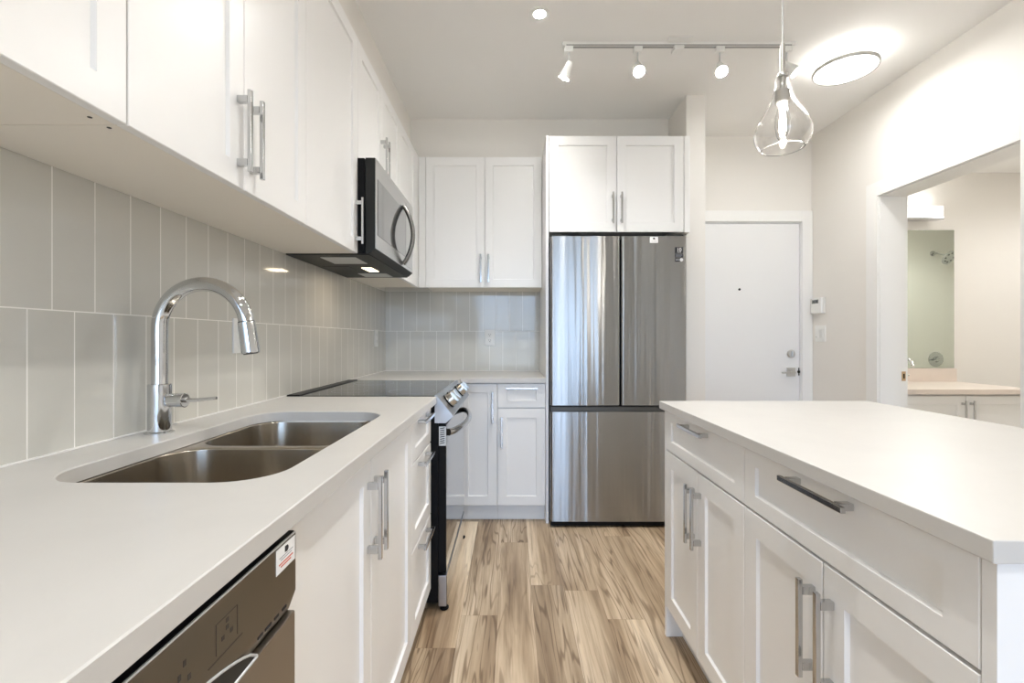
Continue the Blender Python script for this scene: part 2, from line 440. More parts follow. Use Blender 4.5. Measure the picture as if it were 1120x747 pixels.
# bathroom shell
BX0, BX1, BY0, BY1, BC = 2.49, 5.45, 1.95, 3.75, 2.49
struct('wall_bathroom_back', MB().box(2.50, BX1 + .1, BY1, BY1 + .1, 0, BC), WALL)
struct('wall_bathroom_right', MB().box(BX1, BX1 + .1, BY0 - .1, BY1, 0, BC), WALL)
struct('wall_bathroom_front', MB().box(2.49, BX1, BY0 - .1, BY0, 0, BC), WALL)
struct('ceiling_bathroom', MB().box(2.49, BX1 + .1, BY0 - .1, BY1 + .1, BC, BC + .08), CEILM)
struct('floor_bathroom', MB().box(2.40, BX1 + .1, BY0 - .1, BY1 + .1, -.08, 0), BATHF)

# ================================================================== COUNTERTOPS
CT, CB = .9147, .885
# long run with the sink cut-out
SX0, SX1, SY0, SY1 = -.83, -.418, .796, 1.572
o0, o1 = (XL + .007, -.318), (-.30, 1.988)
mb = MB(); e = .002
def orr(z, i=0): return rrect(o0[0] + i, o0[1] - i, o1[0] + i, o1[1] - i, .003, z)
def irr(z, i=0): return rrect(SX0 - i, SX1 + i, SY0 - i, SY1 + i, .095, z)
mb.loft([orr(CB), orr(CT - e), orr(CT, e), irr(CT, e), irr(CT - e), irr(CB), orr(CB)], False, False)
bmesh.ops.remove_doubles(mb.bm, verts=mb.bm.verts, dist=1e-6)
tag(mb.build('countertop', QUARTZ), 'long pale quartz countertop with rounded sink cut-out along the left wall', 'countertop')
# corner run
mb = MB()
cp = [(XL + .007, 2.752), (-.318, 2.752), (-.318, 2.925), (.2145, 2.925), (.2145, YB - .007), (XL + .007, YB - .007)]
mb.prism(cp, 'Z', CB, CT)
tag(mb.build('countertop', QUARTZ), 'short pale quartz corner countertop between the range and the refrigerator panel', 'countertop')
# island top
IX0, IX1, IY0, IY1 = .583, 1.405, .566, 1.848
tag(MB().box(IX0, IX1, IY0, IY1, CB, CT, .003).build('island_countertop', QUARTZ), 'pale quartz slab topping the kitchen island', 'countertop')

# ================================================================== SINK + FAUCET
sk = thing('double_sink', 'stainless undermount double-bowl sink set into the left countertop', 'sink', ((SX0 + SX1) / 2, (SY0 + SY1) / 2, .68))
def bowl(y0, y1, fy0, fy1):
    x0, x1 = SX0 + .004, SX1 - .004
    mb = MB(); zt = CB - .0012
    def rr(i, z, r): return rrect(x0 + i, x1 - i, y0 + i, y1 - i, r, z)
    mb.loft([rrect(SX0 - .02, SX1 + .02, fy0, fy1, .02, zt - .002), rrect(SX0 - .02, SX1 + .02, fy0, fy1, .02, zt), rr(-.004, zt, .088), rr(0, zt - .004, .085), rr(.006, .74, .08), rr(.012, .712, .075), rr(.022, .700, .065), rr(.05, .695, .045)], False, True)
    b = mb.build('bowl', SINKM, sk, 60)
    c = ((x0 + x1) / 2, (y0 + y1) / 2, .6955)
    MB().lathe([(0, 0), (.045, 0), (.045, .002), (.036, .001), (.034, -.004), (0, -.004)], c, 28).build('drain', CHROME, b)
bowl(SY0 + .004, 1.176, SY0 - .02, 1.1915); bowl(1.207, SY1 - .004, 1.1915, SY1 + .011)

FX, FY = -.913, 1.215
fc = thing('kitchen_faucet', 'tall chrome gooseneck pull-down faucet standing behind the double sink', 'faucet', (FX, FY, CT))
MB().lathe([(0, 0), (.033, 0), (.033, .003), (.0265, .006), (.0265, .1255), (.025, .127), (0, .127)], (FX, FY, CT + .0004), 36).build('body', CHROME, fc)
rad = .113; zc = 1.188
pts = [(FX, FY, CT + .1275), (FX, FY, 1.10), (FX, FY, 1.15)] + [(FX + rad - rad * math.cos(R(a)), FY, zc + rad * math.sin(R(a))) for a in range(0, 173, 4)]
MB().tube(pts, .0185, 24).build('spout', CHROME, fc)
ex, ey, ez = pts[-1]; dirv = Vector((math.sin(R(8)), 0, -math.cos(R(8))))
p0 = Vector((ex, ey, ez)) + dirv * .001; p1 = p0 + dirv * .082
hd = MB().tube_raw([p0, p0 + dirv * .002, p0 + dirv * .06, p1 - dirv * .003, p1], [.0192, .0205, .0215, .0220, .0205], 28).build('spray_head', CHROME, fc)
MB().tube_raw([p1 + dirv * .0002, p1 + dirv * .002], [.0175, .0165], 24).build('nozzle', RUBBER, hd)
MB().cyl(p0 - dirv * .001, p0 + dirv * .0015, .0196).build('seam_ring', BLACK, hd)
lv = MB().tube_raw([(FX + .0265, FY, .9995), (FX + .045, FY, .9995), (FX + .0455, FY, .9995), (FX + .066, FY, .9995), (FX + .067, FY, .9995)], [.0175, .0175, .0185, .0185, .016], 28).build('handle', CHROME, fc)
MB().tube([(FX + .066, FY, .9995), (FX + .10, FY, 1.0005), (FX + .148, FY, 1.0055)], [.0065, .0045, .004], 14).build('lever', CHROME, lv)

# ================================================================== BASE CABINETS, LEFT RUN
LF = Fr('L', -.338)
def toe(F, u0, u1, depth, parent, n0=-.062):
    return F.box(MB(), u0, u1, 0.001, .108, n0 - .018, n0).build('toe_kick', TOE, parent)
def carcass(F, u0, u1, z0, z1, depth, parent, n0=-.0215, m=None):
    return F.box(MB(), u0 + .0005, u1 - .0005, z0, z1, -depth, n0).build('carcass', m or CAB, parent)
DT, DB_ = .880, .110
def base_at(F, u0, u1, z=0): p = F((u0 + u1) / 2, 0, -.3); return (p.x, p.y, z)

c = thing('base_cabinet', 'white base cabinet under the near end of the left countertop, mostly out of view', 'cabinet', base_at(LF, -.29, .09))
carcass(LF, -.29, .09, .108, .884, .618, c); door(LF, -.29, .09, DB_, DT, c); toe(LF, -.29, .09, .6, c)
# sink cabinet (open-topped carcass so the bowls hang free)
c = thing('sink_cabinet', 'white two-door base cabinet below the double sink, right of the dishwasher', 'cabinet', base_at(LF, .70, 1.585))
mb = MB()
LF.box(mb, .7045, .720, .108, .884, -.618, -.0215); LF.box(mb, 1.568, 1.5845, .108, .884, -.618, -.0215)
LF.box(mb, .720, 1.568, .108, .126, -.618, -.0215); LF.box(mb, .720, 1.568, .126, .884, -.618, -.606); LF.box(mb, .720, 1.568, .80, .884, -.038, -.0215)
LF.box(mb, 1.10, 1.15, .126, .80, -.038, -.0215)
mb.build('carcass', CAB, c)
door(LF, .704, 1.128, DB_, DT, c, 1.128 - .026, .738); door(LF, 1.128, 1.585, DB_, DT, c, 1.128 + .026, .738)
toe(LF, .704, 1.585, .6, c)
# three-drawer cabinet
c = thing('drawer_cabinet', 'white three-drawer base cabinet between the sink cabinet and the range', 'cabinet', base_at(LF, 1.585, 1.965))
carcass(LF, 1.622, 1.978, .108, .884, .618, c); LF.box(MB(), 1.5855, 1.6215, .108, .884, -.060, -.0215).build('face_stile', CAB, c)
for z0, z1, rv in ((.728, DT, .045), (.428, .726, .057), (DB_, .426, .057)):
    door(LF, 1.586, 1.967, z0, z1, c, 1.775, z1 - .021, False, 'drawer', rv)
toe(LF, 1.585, 1.978, .6, c)

# dishwasher
DX = -.322
dw = thing('dishwasher', 'dark stainless dishwasher with pocket handle under the left countertop', 'dishwasher', (-.62, .40, 0))
MB().box(-.955, DX - .05, .105, .697, .10, .872, .002).build('tub_body', DARKP, dw)
MB().box(-.95, DX - .07, .11, .69, .001, .098).build('toe_panel', BLACK, dw)
# front: control strip, sloped pocket band and lower door, one profile
mb = MB()
prof = [(DX - .048, .870), (DX, .870), (DX, .868), (DX, .785), (DX - .010, .757), (DX - .048, .757)]
mb.prism(prof, 'Y', .104, .6985)
dd = mb.build('control_panel', steel('dishwasher_dark_panel', (.20, .18, .15), .28, .6), dw)
MB().box(DX - .0022, DX + .0003, .104, .6985, .8700, .8722, .0004).build('top_rim', LGREY, dd)
MB().box(DX - .048, DX - .0026, .104, .6985, .8705, .8730).build('top_gap_shade', BLACK, dd)  # black strip standing in for the shade in the gap under the countertop
dr = MB().box(DX - .048, DX, .104, .6985, .115, .7555, .003).build('door', STEELD, dw)
# pocket grip: a bright arched lip around a dark recess
arc = [(.245 + .345 * t, .7595 + .042 * math.sin(math.pi * min(1, max(0, t))) ** .7) for t in [i / 24 for i in range(25)]]
mb = MB()
recess = [(y, z) for y, z in arc]
mb.loft([[(DX + .0006, y, z) for y, z in recess], [(DX + .0009, y, z) for y, z in recess]])
gp = mb.build('pocket_grip', DARKP, dw)
MB().tube([(DX + .001, y, z) for y, z in arc], .0017, 8).tube([(DX + .001, .245, .758), (DX + .001, .59, .758)], .0020, 8).build('grip_lip', LGREY, gp)
mb = MB()
def ic(y0, y1, z0, z1): mb.box(DX + .0001, DX + .0005, y0, y1, z0, z1)
for y in (.30, .315, .330, .352): ic(y, y + .008, .815, .819)
for y, z in ((.372, .822), (.384, .822), (.372, .834), (.384, .834), (.372, .810)): ic(y, y + .005, z, z + .005)
for y in (.405, .414, .423): ic(y, y + .005, .818, .826)
for y, z in ((.445, .816), (.452, .826), (.459, .836), (.466, .818), (.452, .810)): ic(y, y + .004, z, z + .006)
for y, z in ((.52, .822), (.528, .830), (.536, .822), (.528, .838)): ic(y, y + .005, z, z + .005)
ic(.497, .560, .806, .8074); ic(.51, .55, .846, .8468); ic(.51, .5108, .812, .846); ic(.5495, .5503, .812, .846)
mb.build('control_marks', mat('etched_marks', (.05, .045, .038), .5), dd)
mb = MB()
for y0, y1 in ((.600, .612), (.618, .634), (.642, .654), (.664, .676)): mb.box(DX - .0035, DX - .0025, y0, y1, .772, .7755)
mb.build('status_marks', INK, dd)
st = MB().box(DX + .0002, DX + .0008, .640, .695, .833, .8675).build('sticker', PAPER, dw); st['label'] = 'white paper sticker with red line'
mb = MB().box(DX + .0008, DX + .0011, .664, .671, .856, .864); mb.lathe([(0, 0), (.0045, 0), (.0045, .0003), (0, .0003)], (DX + .0008, .670, .8595), 14, axis=(1, 0, 0))
mb.build('sticker_mark', INK, st)
mb = MB()
for z, y0, y1 in ((.8525, .648, .688), (.849, .652, .684)): mb.box(DX + .0008, DX + .0011, y0, y1, z, z + .0012)
mb.build('sticker_text', GREYINK, st)
mb = MB()
for z, y0, y1 in ((.8435, .647, .688), (.8395, .652, .682)): mb.box(DX + .0008, DX + .0011, y0, y1, z, z + .002)
mb.build('sticker_red_text', REDINK, st)

# ================================================================== RANGE
RY0, RY1, RX = 1.992, 2.747, -.277
rg = thing('range', 'stainless and black slide-in electric range with glass cooktop', 'range', (-.62, 2.37, 0))
MB().box(-.955, -.312, RY0 + .001, RY1 - .001, .035, .905, .003).build('body', BLACK, rg)
ct = MB().box(-.900, -.326, RY0, RY1, .9055, .9175, .002).build('cooktop', COOKTOP, rg)
for x, y, r in ((-.46, 2.17, .105), (-.46, 2.56, .09), (-.75, 2.17, .08), (-.75, 2.56, .105)):
    MB().lathe([(r, 0), (r, .0003), (r - .002, .0003), (r - .002, 0)], (x, y, .9175), 48, closed=True).build('burner_ring', GREY, ct)
MB().box(-.958, -.901, RY0, RY1, .9055, .9215, .004).build('rear_trim', BLACK, rg)
cpoly = [(-.326, .9195), (-.320, .9195), (-.249, .834), (-.249, .828), (-.279, .801), (-.326, .801)]
cpn = MB().prism(cpoly, 'Y', RY0 - .001, RY1 + .001).build('control_panel', STEELP, rg)
nrm = Vector((.0855, 0, .071)).normalized(); tng = Vector((.071, 0, -.0855)).normalized()
mid = Vector((-.2845, 0, .8768))
MB().loft([[mid + tng * a + nrm * .0002 + Vector((0, y, 0)) for a, y in ((-.036, 2.30), (.036, 2.30), (.036, 2.46), (-.036, 2.46))],
           [mid + tng * a + nrm * .0010 + Vector((0, y, 0)) for a, y in ((-.036, 2.30), (.036, 2.30), (.036, 2.46), (-.036, 2.46))]]).build('touch_display', BGLASS, cpn)
for y in (2.115, 2.225, 2.53, 2.64):
    p = mid + Vector((0, y, 0))
    k = MB().lathe([(0, .0003), (.033, .0003), (.033, .007), (.0295, .009), (.0285, .030), (.026, .034), (0, .034)], p, 32, axis=nrm).build('knob', NICKEL, cpn)
    MB().lathe([(.0335, .0002), (.0345, .0002), (.0345, .006), (.0335, .006)], p, 32, closed=True, axis=nrm).build('knob_skirt', BLACK, k)
    g = [p + nrm * h + tng * a + Vector((0, b, 0)) for h in (.0342, .043) for a, b in ((-.024, -.006), (.024, -.006), (.024, .006), (-.024, .006))]
    MB().loft([g[:4], g[4:]]).build('knob_grip', NICKEL, k)
od = MB().box(-.311, RX - .002, RY0, RY1, .165, .795, .003).build('oven_door', BLACK, rg)
MB().box(RX - .0019, RX, RY0 + .003, RY1 - .003, .168, .792, .0008).build('door_glass', BGLASS, od)
vg = MB().box(-.308, RX - .0005, RY0 - .0028, RY0 - .0002, .705, .787, .001).build('vent_grille', LGREY, od)
mb = MB()
for i in range(8):
    z = .713 + i * .009
    mb.loft([[(-.303, RY0 - .0032, z), (-.283, RY0 - .0032, z + .004), (-.283, RY0 - .0032, z + .0078), (-.303, RY0 - .0032, z + .0038)],
             [(-.303, RY0 - .0029, z), (-.283, RY0 - .0029, z + .004), (-.283, RY0 - .0029, z + .0078), (-.303, RY0 - .0029, z + .0038)]])
mb.build('vent_slots', BLACK, vg)
pts = []
for i in range(25):
    t = i / 24; s_ = math.sin(math.pi * t); pts.append((RX + .004 + .056 * s_ ** .62, 2.045 + t * .65, .752))
MB().tube(pts, .0125, 16, 1.25, (0, 0, 1)).build('door_handle', HANDLE, od)
dwn = MB().box(-.311, RX, RY0, RY1, .020, .152, .003).build('storage_drawer', STEELP, rg)
MB().box(RX + .0002, RX + .0014, RY0 + .004, RY1 - .004, .024, .148, .0005).build('drawer_glass', BGLASS, dwn)
for x in (-.288, -.90):
    for y in (RY0 + .02, RY1 - .02):
        z1 = .0195 if x > -.5 else .0345
        MB().lathe([(0, 0), (.016, 0), (.019, .004), (.019, .010), (.010, .013), (.008, z1), (0, z1)], (x, y, .0005), 20).build('foot', BLACK, rg)

# ================================================================== UPPER CABINETS
UZ0, UZ1 = 1.519, 2.436
LU = Fr('L', -.650)
def upper(F, u0, u1, z0, z1, doors, label, depth, dz=None, zb=None, name='wall_cabinet', group=None):
    p = F((u0 + u1) / 2, z0, -depth / 2)
    c = thing(name, label, 'cabinet', p, group)
    F.box(MB(), u0 + .0008, u1 - .0008, z0 + .006, z1, -depth, -.0215).build('carcass', CAB, c)
    F.box(MB(), u0 + .0008, u1 - .0008, z0 + .002, z0 + .0055, -depth, -.0215).build('bottom_panel', CABU, c)
    for a, b, h in doors:
        hu = None if h is None else (b - .027 if h == 'r' else a + .027)
        door(F, a, b, z0, z1, c, hu, z0 + .036 + HL / 2)
    return c
D_ = .314
upper(LU, .100, .793, UZ0, UZ1, [(.100, .4475, 'r'), (.4475, .793, 'l')], 'nearest white wall cabinet at top left, cut off by the frame', D_)
upper(LU, .793, 1.484, UZ0, UZ1, [(.793, 1.1395, 'r'), (1.1395, 1.484, 'l')], 'white double-door wall cabinet above the sink with paired handles', D_)
upper(LU, 1.484, 1.981, UZ0, UZ1, [(1.484, 1.981, 'r')], 'white single-door wall cabinet beside the near side of the microwave', D_)
upper(LU, 1.981, 2.732, 1.930, UZ1, [(1.981, 2.3565, 'r'), (2.3565, 2.732, 'l')], 'short white two-door wall cabinet directly above the microwave', D_)
c = upper(LU, 2.732, 3.279, UZ0, UZ1, [(2.732, 3.165, None)], 'white corner wall cabinet between the microwave and the back cabinets', D_)
LU.box(MB(), 3.1665, 3.279, UZ0 + .001, UZ1, -.0205, -.001).build('filler', CAB, c)
BU = Fr('B', 3.28)
c = upper(BU, -.601, .2145, UZ0, UZ1, [(-.601, -.1865, 'r'), (-.1865, .2145, 'l')], 'white double-door wall cabinet on the back wall left of the refrigerator', .312)
BU.box(MB(), -.649, -.602, UZ0 + .001, UZ1, -.0205, -.001).build('filler', CAB, c)
# above-refrigerator cabinet with its tall side panel
BF = Fr('B', 2.94)
c = thing('refrigerator_cabinet', 'deep white two-door cabinet above the refrigerator with tall side panel', 'cabinet', (.66, 3.25, 0))
BF.box(MB(), .2405, 1.087, 1.837, UZ1, -.65, -.0215).build('carcass', CAB, c)
door(BF, .236, .6615, 1.83, UZ1, c, .6615 - .027, 1.83 + .05 + HL / 2); door(BF, .6615, 1.083, 1.83, UZ1, c, .6615 + .027, 1.83 + .05 + HL / 2)
BF.box(MB(), .2165, .2345, .001, UZ1 + .002, -.652, 0.0, .001).build('side_panel', CAB, c)
BF.box(MB(), 1.0885, 1.1235, 1.831, UZ1 + .001, -.06, -.004, .001).build('filler', CAB, c)

for (hx, hy) in ((-.689, .765), (-.690, .803)):
    c_ = [o for o in COL.objects if o.name.startswith('wall_cabinet')][0 if hy < .793 else 1]
    MB().lathe([(0, 0), (.0035, 0), (.0035, .0006), (0, .0006)], (hx, hy, UZ0 + .0013), 12).build('cam_hole', DARKP, c_)

# ================================================================== BACK BASE CABINETS
BB = Fr('B', 2.95)
c = thing('base_cabinet', 'white one-door corner base cabinet beside the range, left of the drawer-and-door one', 'cabinet', base_at(BB, -.33, -.088))
BB.box(MB(), -.34, -.0885, .108, .884, -.60, -.0215).build('carcass', CAB, c)
door(BB, -.33, -.0885, DB_, DT, c, -.0885 - .030, DT - .052 - HL / 2); toe(BB, -.33, -.0885, .6, c)
c = thing('base_cabinet', 'narrow white base cabinet with a drawer above a door, left of the refrigerator', 'cabinet', base_at(BB, -.088, .2155))
BB.box(MB(), -.0875, .2155, .108, .884, -.60, -.0215).build('carcass', CAB, c)
door(BB, -.0885, .2155, .726, DT, c, .0645, DT - .03, False, 'drawer', .042)
door(BB, -.0885, .2155, DB_, .722, c, -.0885 + .027, .722 - .052 - HL / 2); toe(BB, -.0875, .2155, .6, c)

# ================================================================== MICROWAVE
MY0, MY1 = 1.983, 2.7305
mw = thing('microwave', 'stainless over-the-range microwave with bowed handle, hung under a short cabinet', 'microwave', (-.78, 2.356, UZ0))
MB().box(-.963, -.622, MY0, MY1, 1.522, 1.927, .003).build('body', BLACK, mw)
dr = MB().prism([(-.618, 1.522), (-.600, 1.522), (-.578, 1.540), (-.578, 1.927), (-.618, 1.927)], 'Y', MY0, MY1).build('door', DARKP, mw)
fr = MB().box(-.5779, -.575, MY0 + .0015, MY1 - .0015, 1.543, 1.9265, .0012).build('front_frame', STEELM, dr)
MB().box(-.5749, -.5735, MY0 + .030, 2.545, 1.605, 1.846, .0006).build('window', mat('smoked_mirror_glass', (.20, .20, .20), .06, .75, .6), dr)
MB().box(-.5749, -.5742, 2.552, MY1 - .012, 1.56, 1.90, .0004).build('keypad', STEELM, dr)
pts = [(-.572 + .052 * math.sin(math.pi * i / 20) ** .75, 2.475, 1.556 + .306 * i / 20) for i in range(21)]
MB().tube(pts, .0115, 14, 1.5, (0, 1, 0)).build('handle', mat('dark_brushed_metal', (.26, .26, .26), .25, 1), dr)
un = MB().box(-.958, -.605, MY0 + .004, MY1 - .004, 1.5165, 1.5212, .001).build('underside_panel', DARKP, mw)
for y0, y1 in ((2.045, 2.215), (2.545, 2.685)):
    MB().box(-.835, -.680, y0, y1, 1.5142, 1.5163, .0006).build('grease_filter', LGREY, un)
ln = MB().box(-.752, -.700, 2.345, 2.475, 1.5142, 1.5163, .0006).build('cooktop_light', MLIT, un)
MB().box(-.93, -.80, 2.30, 2.42, 1.5150, 1.5163, .0006).build('vent_cover', BLACK, un)
lamp('cooktop_lamp', 'AREA', (-.726, 2.41, 1.512), .10, (1, .82, .6), (0, 0, 0), mw, size=.08)

# ================================================================== REFRIGERATOR
FX0, FX1, FYF = .240, 1.0755, 2.870
fg = thing('refrigerator', 'stainless French-door refrigerator with bottom freezer drawer', 'refrigerator', ((FX0 + FX1) / 2, 3.2, 0))
MB().box(FX0 + .004, FX1 - .004, 2.95, 3.56, .04, 1.785, .004).build('body', mat('dark_grey_case', (.05, .05, .052), .45), fg)
MB().box(FX0 + .01, FX1 - .01, 2.90, 2.948, .012, .75, .002).build('inner_frame', BLACK, fg)
MB().box(FX0 + .01, FX1 - .01, 2.915, 2.948, .751, 1.78, .002).build('gasket', BLACK, fg)
def fdoor(x0, x1, z0, z1, name):
    # slightly crowned front with rolled vertical edges
    xs = []; n = 18; r = .016
    prof = [(x0, 2.908), (x0, FYF + r)]
    for k in range(1, 7): a = R(90 * k / 6); prof.append((x0 + r - r * math.cos(a), FYF + r - r * math.sin(a)))
    for k in range(1, n): t = k / n; prof.append((x0 + r + (x1 - x0 - 2 * r) * t, FYF - .0022 * math.sin(math.pi * t)))
    for k in range(0, 7): a = R(90 * k / 6); prof.append((x1 - r + r * math.sin(a), FYF + r - r * math.cos(a)))
    prof.append((x1, 2.908))
    return MB().prism(prof, 'Z', z0, z1).build(name, STEEL, fg, 50)
dl = fdoor(FX0, .6685, .752, 1.790, 'door')
dr = fdoor(.6735, FX1, .752, 1.790, 'door')
fz = fdoor(FX0, FX1, .040, .712, 'freezer_drawer')
MB().box(FX0 + .002, FX1 - .002, 2.884, 2.913, .7125, .742, .004).build('grip_channel', mat('grip_grey', (.09, .09, .085), .4), fz)
MB().box(FX0 + .004, FX1 - .004, 2.882, 2.899, .010, .039, .002).build('base_grille', BLACK, fg)
for x in (FX0 + .06, FX1 - .06):
    MB().lathe([(0, 0), (.02, 0), (.02, .0115), (0, .0115)], (x, 2.93, .0005), 18).build('foot', BLACK, fg)
    MB().lathe([(0, 0), (.02, 0), (.02, .0395), (0, .0395)], (x, 3.5, .0005), 18).build('foot', BLACK, fg)
    MB().box(x - .05, x + .05, 2.90, 3.02, 1.7905, 1.806, .004).build('hinge_cover', DARKP, fg)
ys = FYF - .0026
def text(body, size, loc, parent, name, m, rot):
    cu = bpy.data.curves.new(name, 'FONT'); cu.body = body; cu.size = size; cu.align_x = 'CENTER'; cu.align_y = 'CENTER'; cu.extrude = .0002
    t = bpy.data.objects.new(name, cu); COL.objects.link(t)
    bpy.context.view_layer.update()
    me = bpy.data.meshes.new_from_object(t.evaluated_get(bpy.context.evaluated_depsgraph_get()))
    COL.objects.unlink(t); bpy.data.objects.remove(t)
    o = bpy.data.objects.new(name, me); COL.objects.link(o); me.materials.clear(); me.materials.append(m)
    M = Matrix.Translation(Vector(loc)) @ Matrix(rot).to_4x4(); me.transform(Matrix.Translation(-base_of(parent)) @ M)
    o.parent = parent; return o
FACE_Y = ((1, 0, 0), (0, 0, -1), (0, 1, 0))   # text lying on a plane that faces -Y
FACE_L = ((0, 0, -1), (-1, 0, 0), (0, 1, 0))  # text on a wall that faces -X
sx0, sx1 = 1.003, 1.052
s1 = MB().box(sx0, sx1, ys, ys + .0006, 1.685, 1.722).build('badge', INK, dr); s1['label'] = 'black badge printed 10'
text('10', .030, ((sx0 + sx1) / 2, ys - .0004, 1.7055), s1, 'badge_number', PAPER, FACE_Y)
MB().box(sx0 + .012, sx1 - .012, ys - .0003, ys - .0001, 1.6895, 1.6915).build('badge_text', PAPER, s1)
mb = MB().box(sx0, sx1, ys, ys + .0006, 1.659, 1.681)
s2 = mb.build('badge', INK, dr)
mb = MB()
for i, wd in enumerate((.040, .042, .034)): mb.box(sx0 + .003, sx0 + .003 + wd, ys - .0003, ys - .0001, 1.6755 - i * .006, 1.677 - i * .006)
mb.build('badge_text', GREYINK, s2)
s3 = MB().box(sx0, sx0 + .031, ys, ys + .0006, 1.634, 1.655).build('badge', INK, dr)
MB().box(sx0 + .003, sx0 + .027, ys - .0003, ys - .0001, 1.6435, 1.6460).build('badge_text', PAPER, s3)
s4 = MB().lathe([(0, 0), (.0105, 0), (.0105, .0006), (0, .0006)], (sx1 - .010, ys + .0006, 1.6445), 22, axis=(0, -1, 0)).build('badge_seal', PAPER, dr)
s5 = MB().box(.848, .899, ys, ys + .0006, 1.748, 1.786).build('sticker', PAPER, dr); s5['label'] = 'small white sticker with black mark'
MB().lathe([(0, 0), (.006, 0), (.006, .0003), (0, .0003)], (.873, ys - .0001, 1.775), 14, axis=(0, -1, 0)).box(.869, .881, ys - .0004, ys - .0001, 1.7695, 1.773).build('sticker_mark', INK, s5)
MB().box(.857, .890, ys - .0004, ys - .0001, 1.757, 1.759).build('sticker_text', GREYINK, s5)

# ================================================================== ISLAND
IF = Fr('I', .602)
def island_cab(y0, y1, label, end):
    c = thing('island_cabinet', label, 'cabinet', (.90, (y0 + y1) / 2, 0))
    IF.box(MB(), y0 + .0006, y1 - .0006, .112, .884, -.600, -.0215).build('carcass', CAB, c)
    m = (y0 + y1) / 2
    dz = door(IF, y0, y1, .7305, .882, c, m, .862, False, 'drawer', .038, .052)
    door(IF, y0, m, .122, .7275, c, m - .027, .7275 - .045 - HL / 2); door(IF, m, y1, .122, .7275, c, m + .027, .7275 - .045 - HL / 2)
    IF.box(MB(), y0 + .001, y1 - .001, .001, .111, -.080, -.064).build('toe_kick', TOE, c)
    if end == 'near': IF.box(MB(), .580, .5998, .001, .884, -.60, 0, .001).build('end_panel', CAB, c)
    else: IF.box(MB(), 1.8205, 1.838, .001, .884, -.60, 0, .001).build('end_panel', CAB, c)
island_cab(.600, 1.210, 'near island cabinet, its open end panel closest to the camera', 'near')
island_cab(1.210, 1.820, 'far island cabinet, next to the refrigerator side of the island', 'far')

# ================================================================== OUTLETS, SWITCH, THERMOSTAT
def outlet(F, u, v, label):
    p = F(u, v, 0); o = thing('wall_outlet', label, 'outlet', p, 'outlets on the tiled splashback')
    F.box(MB(), u - .038, u + .038, v - .061, v + .061, .0002, .006, .0015).build('cover_plate', WPLAST, o)
    for s_ in (-1, 1):
        q = F.box(MB(), u - .017, u + .017, v + s_ * .022 - .017, v + s_ * .022 + .017, .0062, .0085, .001).build('socket', WPLAST, o)
        mb = MB()
        F.box(mb, u - .008, u - .0055, v + s_ * .022 - .001, v + s_ * .022 + .008, .0086, .0089); F.box(mb, u + .0055, u + .008, v + s_ * .022 - .001, v + s_ * .022 + .007, .0086, .0089)
        F.box(mb, u - .0025, u + .0025, v + s_ * .022 - .010, v + s_ * .022 - .005, .0086, .0089)
        mb.build('slots', DARKP, q)
TL, TB = Fr('L', XL + .006), Fr('B', YB - .006)
outlet(TL, 1.658, 1.170, 'white wall outlet behind the faucet spout on the left tiles')
outlet(TL, 3.335, 1.165, 'white wall outlet at the far end of the left tiles, by the corner')
outlet(TB, -.165, 1.170, 'white wall outlet on the back wall tiles above the corner countertop')
RW = Fr('I', XR)
th = thing('thermostat', 'white thermostat with small grey display on the right wall near the entry door', 'thermostat', (XR, 3.53, 1.35))
RW.box(MB(), 3.468, 3.595, 1.350, 1.472, .0002, .010, .003).build('back_plate', WPLAST, th)
case = MB(); RW.box(case, 3.472, 3.591, 1.352, 1.468, .0102, .033, .007); case = case.build('case', WPLAST, th)
sc_ = RW.box(MB(), 3.497, 3.573, 1.427, 1.455, .0331, .0345, .0005).build('display', mat('lcd_grey', (.23, .25, .24), .25), case)
mb = MB()
for u in (3.512, 3.524, 3.542, 3.554): RW.box(mb, u - .0035, u + .0035, 1.433, 1.449, .0346, .0349)
mb.build('display_digits', INK, sc_)
sw = thing('light_switch', 'white double light switch plate just below the thermostat', 'light switch', (XR, 3.52, 1.14))
RW.box(MB(), 3.462, 3.580, 1.140, 1.262, .0002, .006, .0015).build('cover_plate', WPLAST, sw)
for u in (3.498, 3.544):
    RW.box(MB(), u - .0165, u + .0165, 1.168, 1.234, .0062, .010, .0015).build('rocker', WPLAST, sw)
RW.box(MB(), 3.552, 3.560, 1.172, 1.178, .0101, .0106).build('indicator', GREY, sw)

# ================================================================== CEILING LIGHTS
WARM = (1, .995, .975)
def flush(x, y, label, watts, r=.155):
    f = thing('flush_ceiling_light', label, 'ceiling light', (x, y, CEIL))
    MB().lathe([(0, -.0005), (.075, -.0005), (.075, -.062), (.0, -.062)], (x, y, CEIL), 40).build('base', WPLAST, f)
    MB().lathe([(r - .008, -.064), (r, -.064), (r + .002, -.068), (r + .002, -.080), (r, -.084), (r - .004, -.084), (r - .008, -.080)], (x, y, CEIL), 56, True).build('rim', mat('brushed_grey_rim', (.55, .54, .52), .4, .6), f)
    MB().lathe([(0, -.066), (r - .0095, -.066), (r - .0085, -.080), (r - .016, -.0835), (0, -.085)], (x, y, CEIL), 56).build('diffuser', DIFFUSER, f)
    lamp('lamp_glow', 'AREA', (x, y, CEIL - .092), watts, WARM, (0, 0, 0), f, shape='DISK', size=2 * r - .05)
    lamp('upward_glow', 'POINT', (x + .12, y, CEIL - .036), watts * .018, WARM, None, f, shadow_soft_size=.012)
    lamp('upward_glow', 'POINT', (x - .08, y + .08, CEIL - .036), watts * .018, WARM, None, f, shadow_soft_size=.012)
    lamp('upward_glow', 'POINT', (x - .05, y - .10, CEIL - .036), watts * .018, WARM, None, f, shadow_soft_size=.012)
flush(1.855, 2.60, 'round flush ceiling light with grey rim in front of the entry door', FLUSH_W)

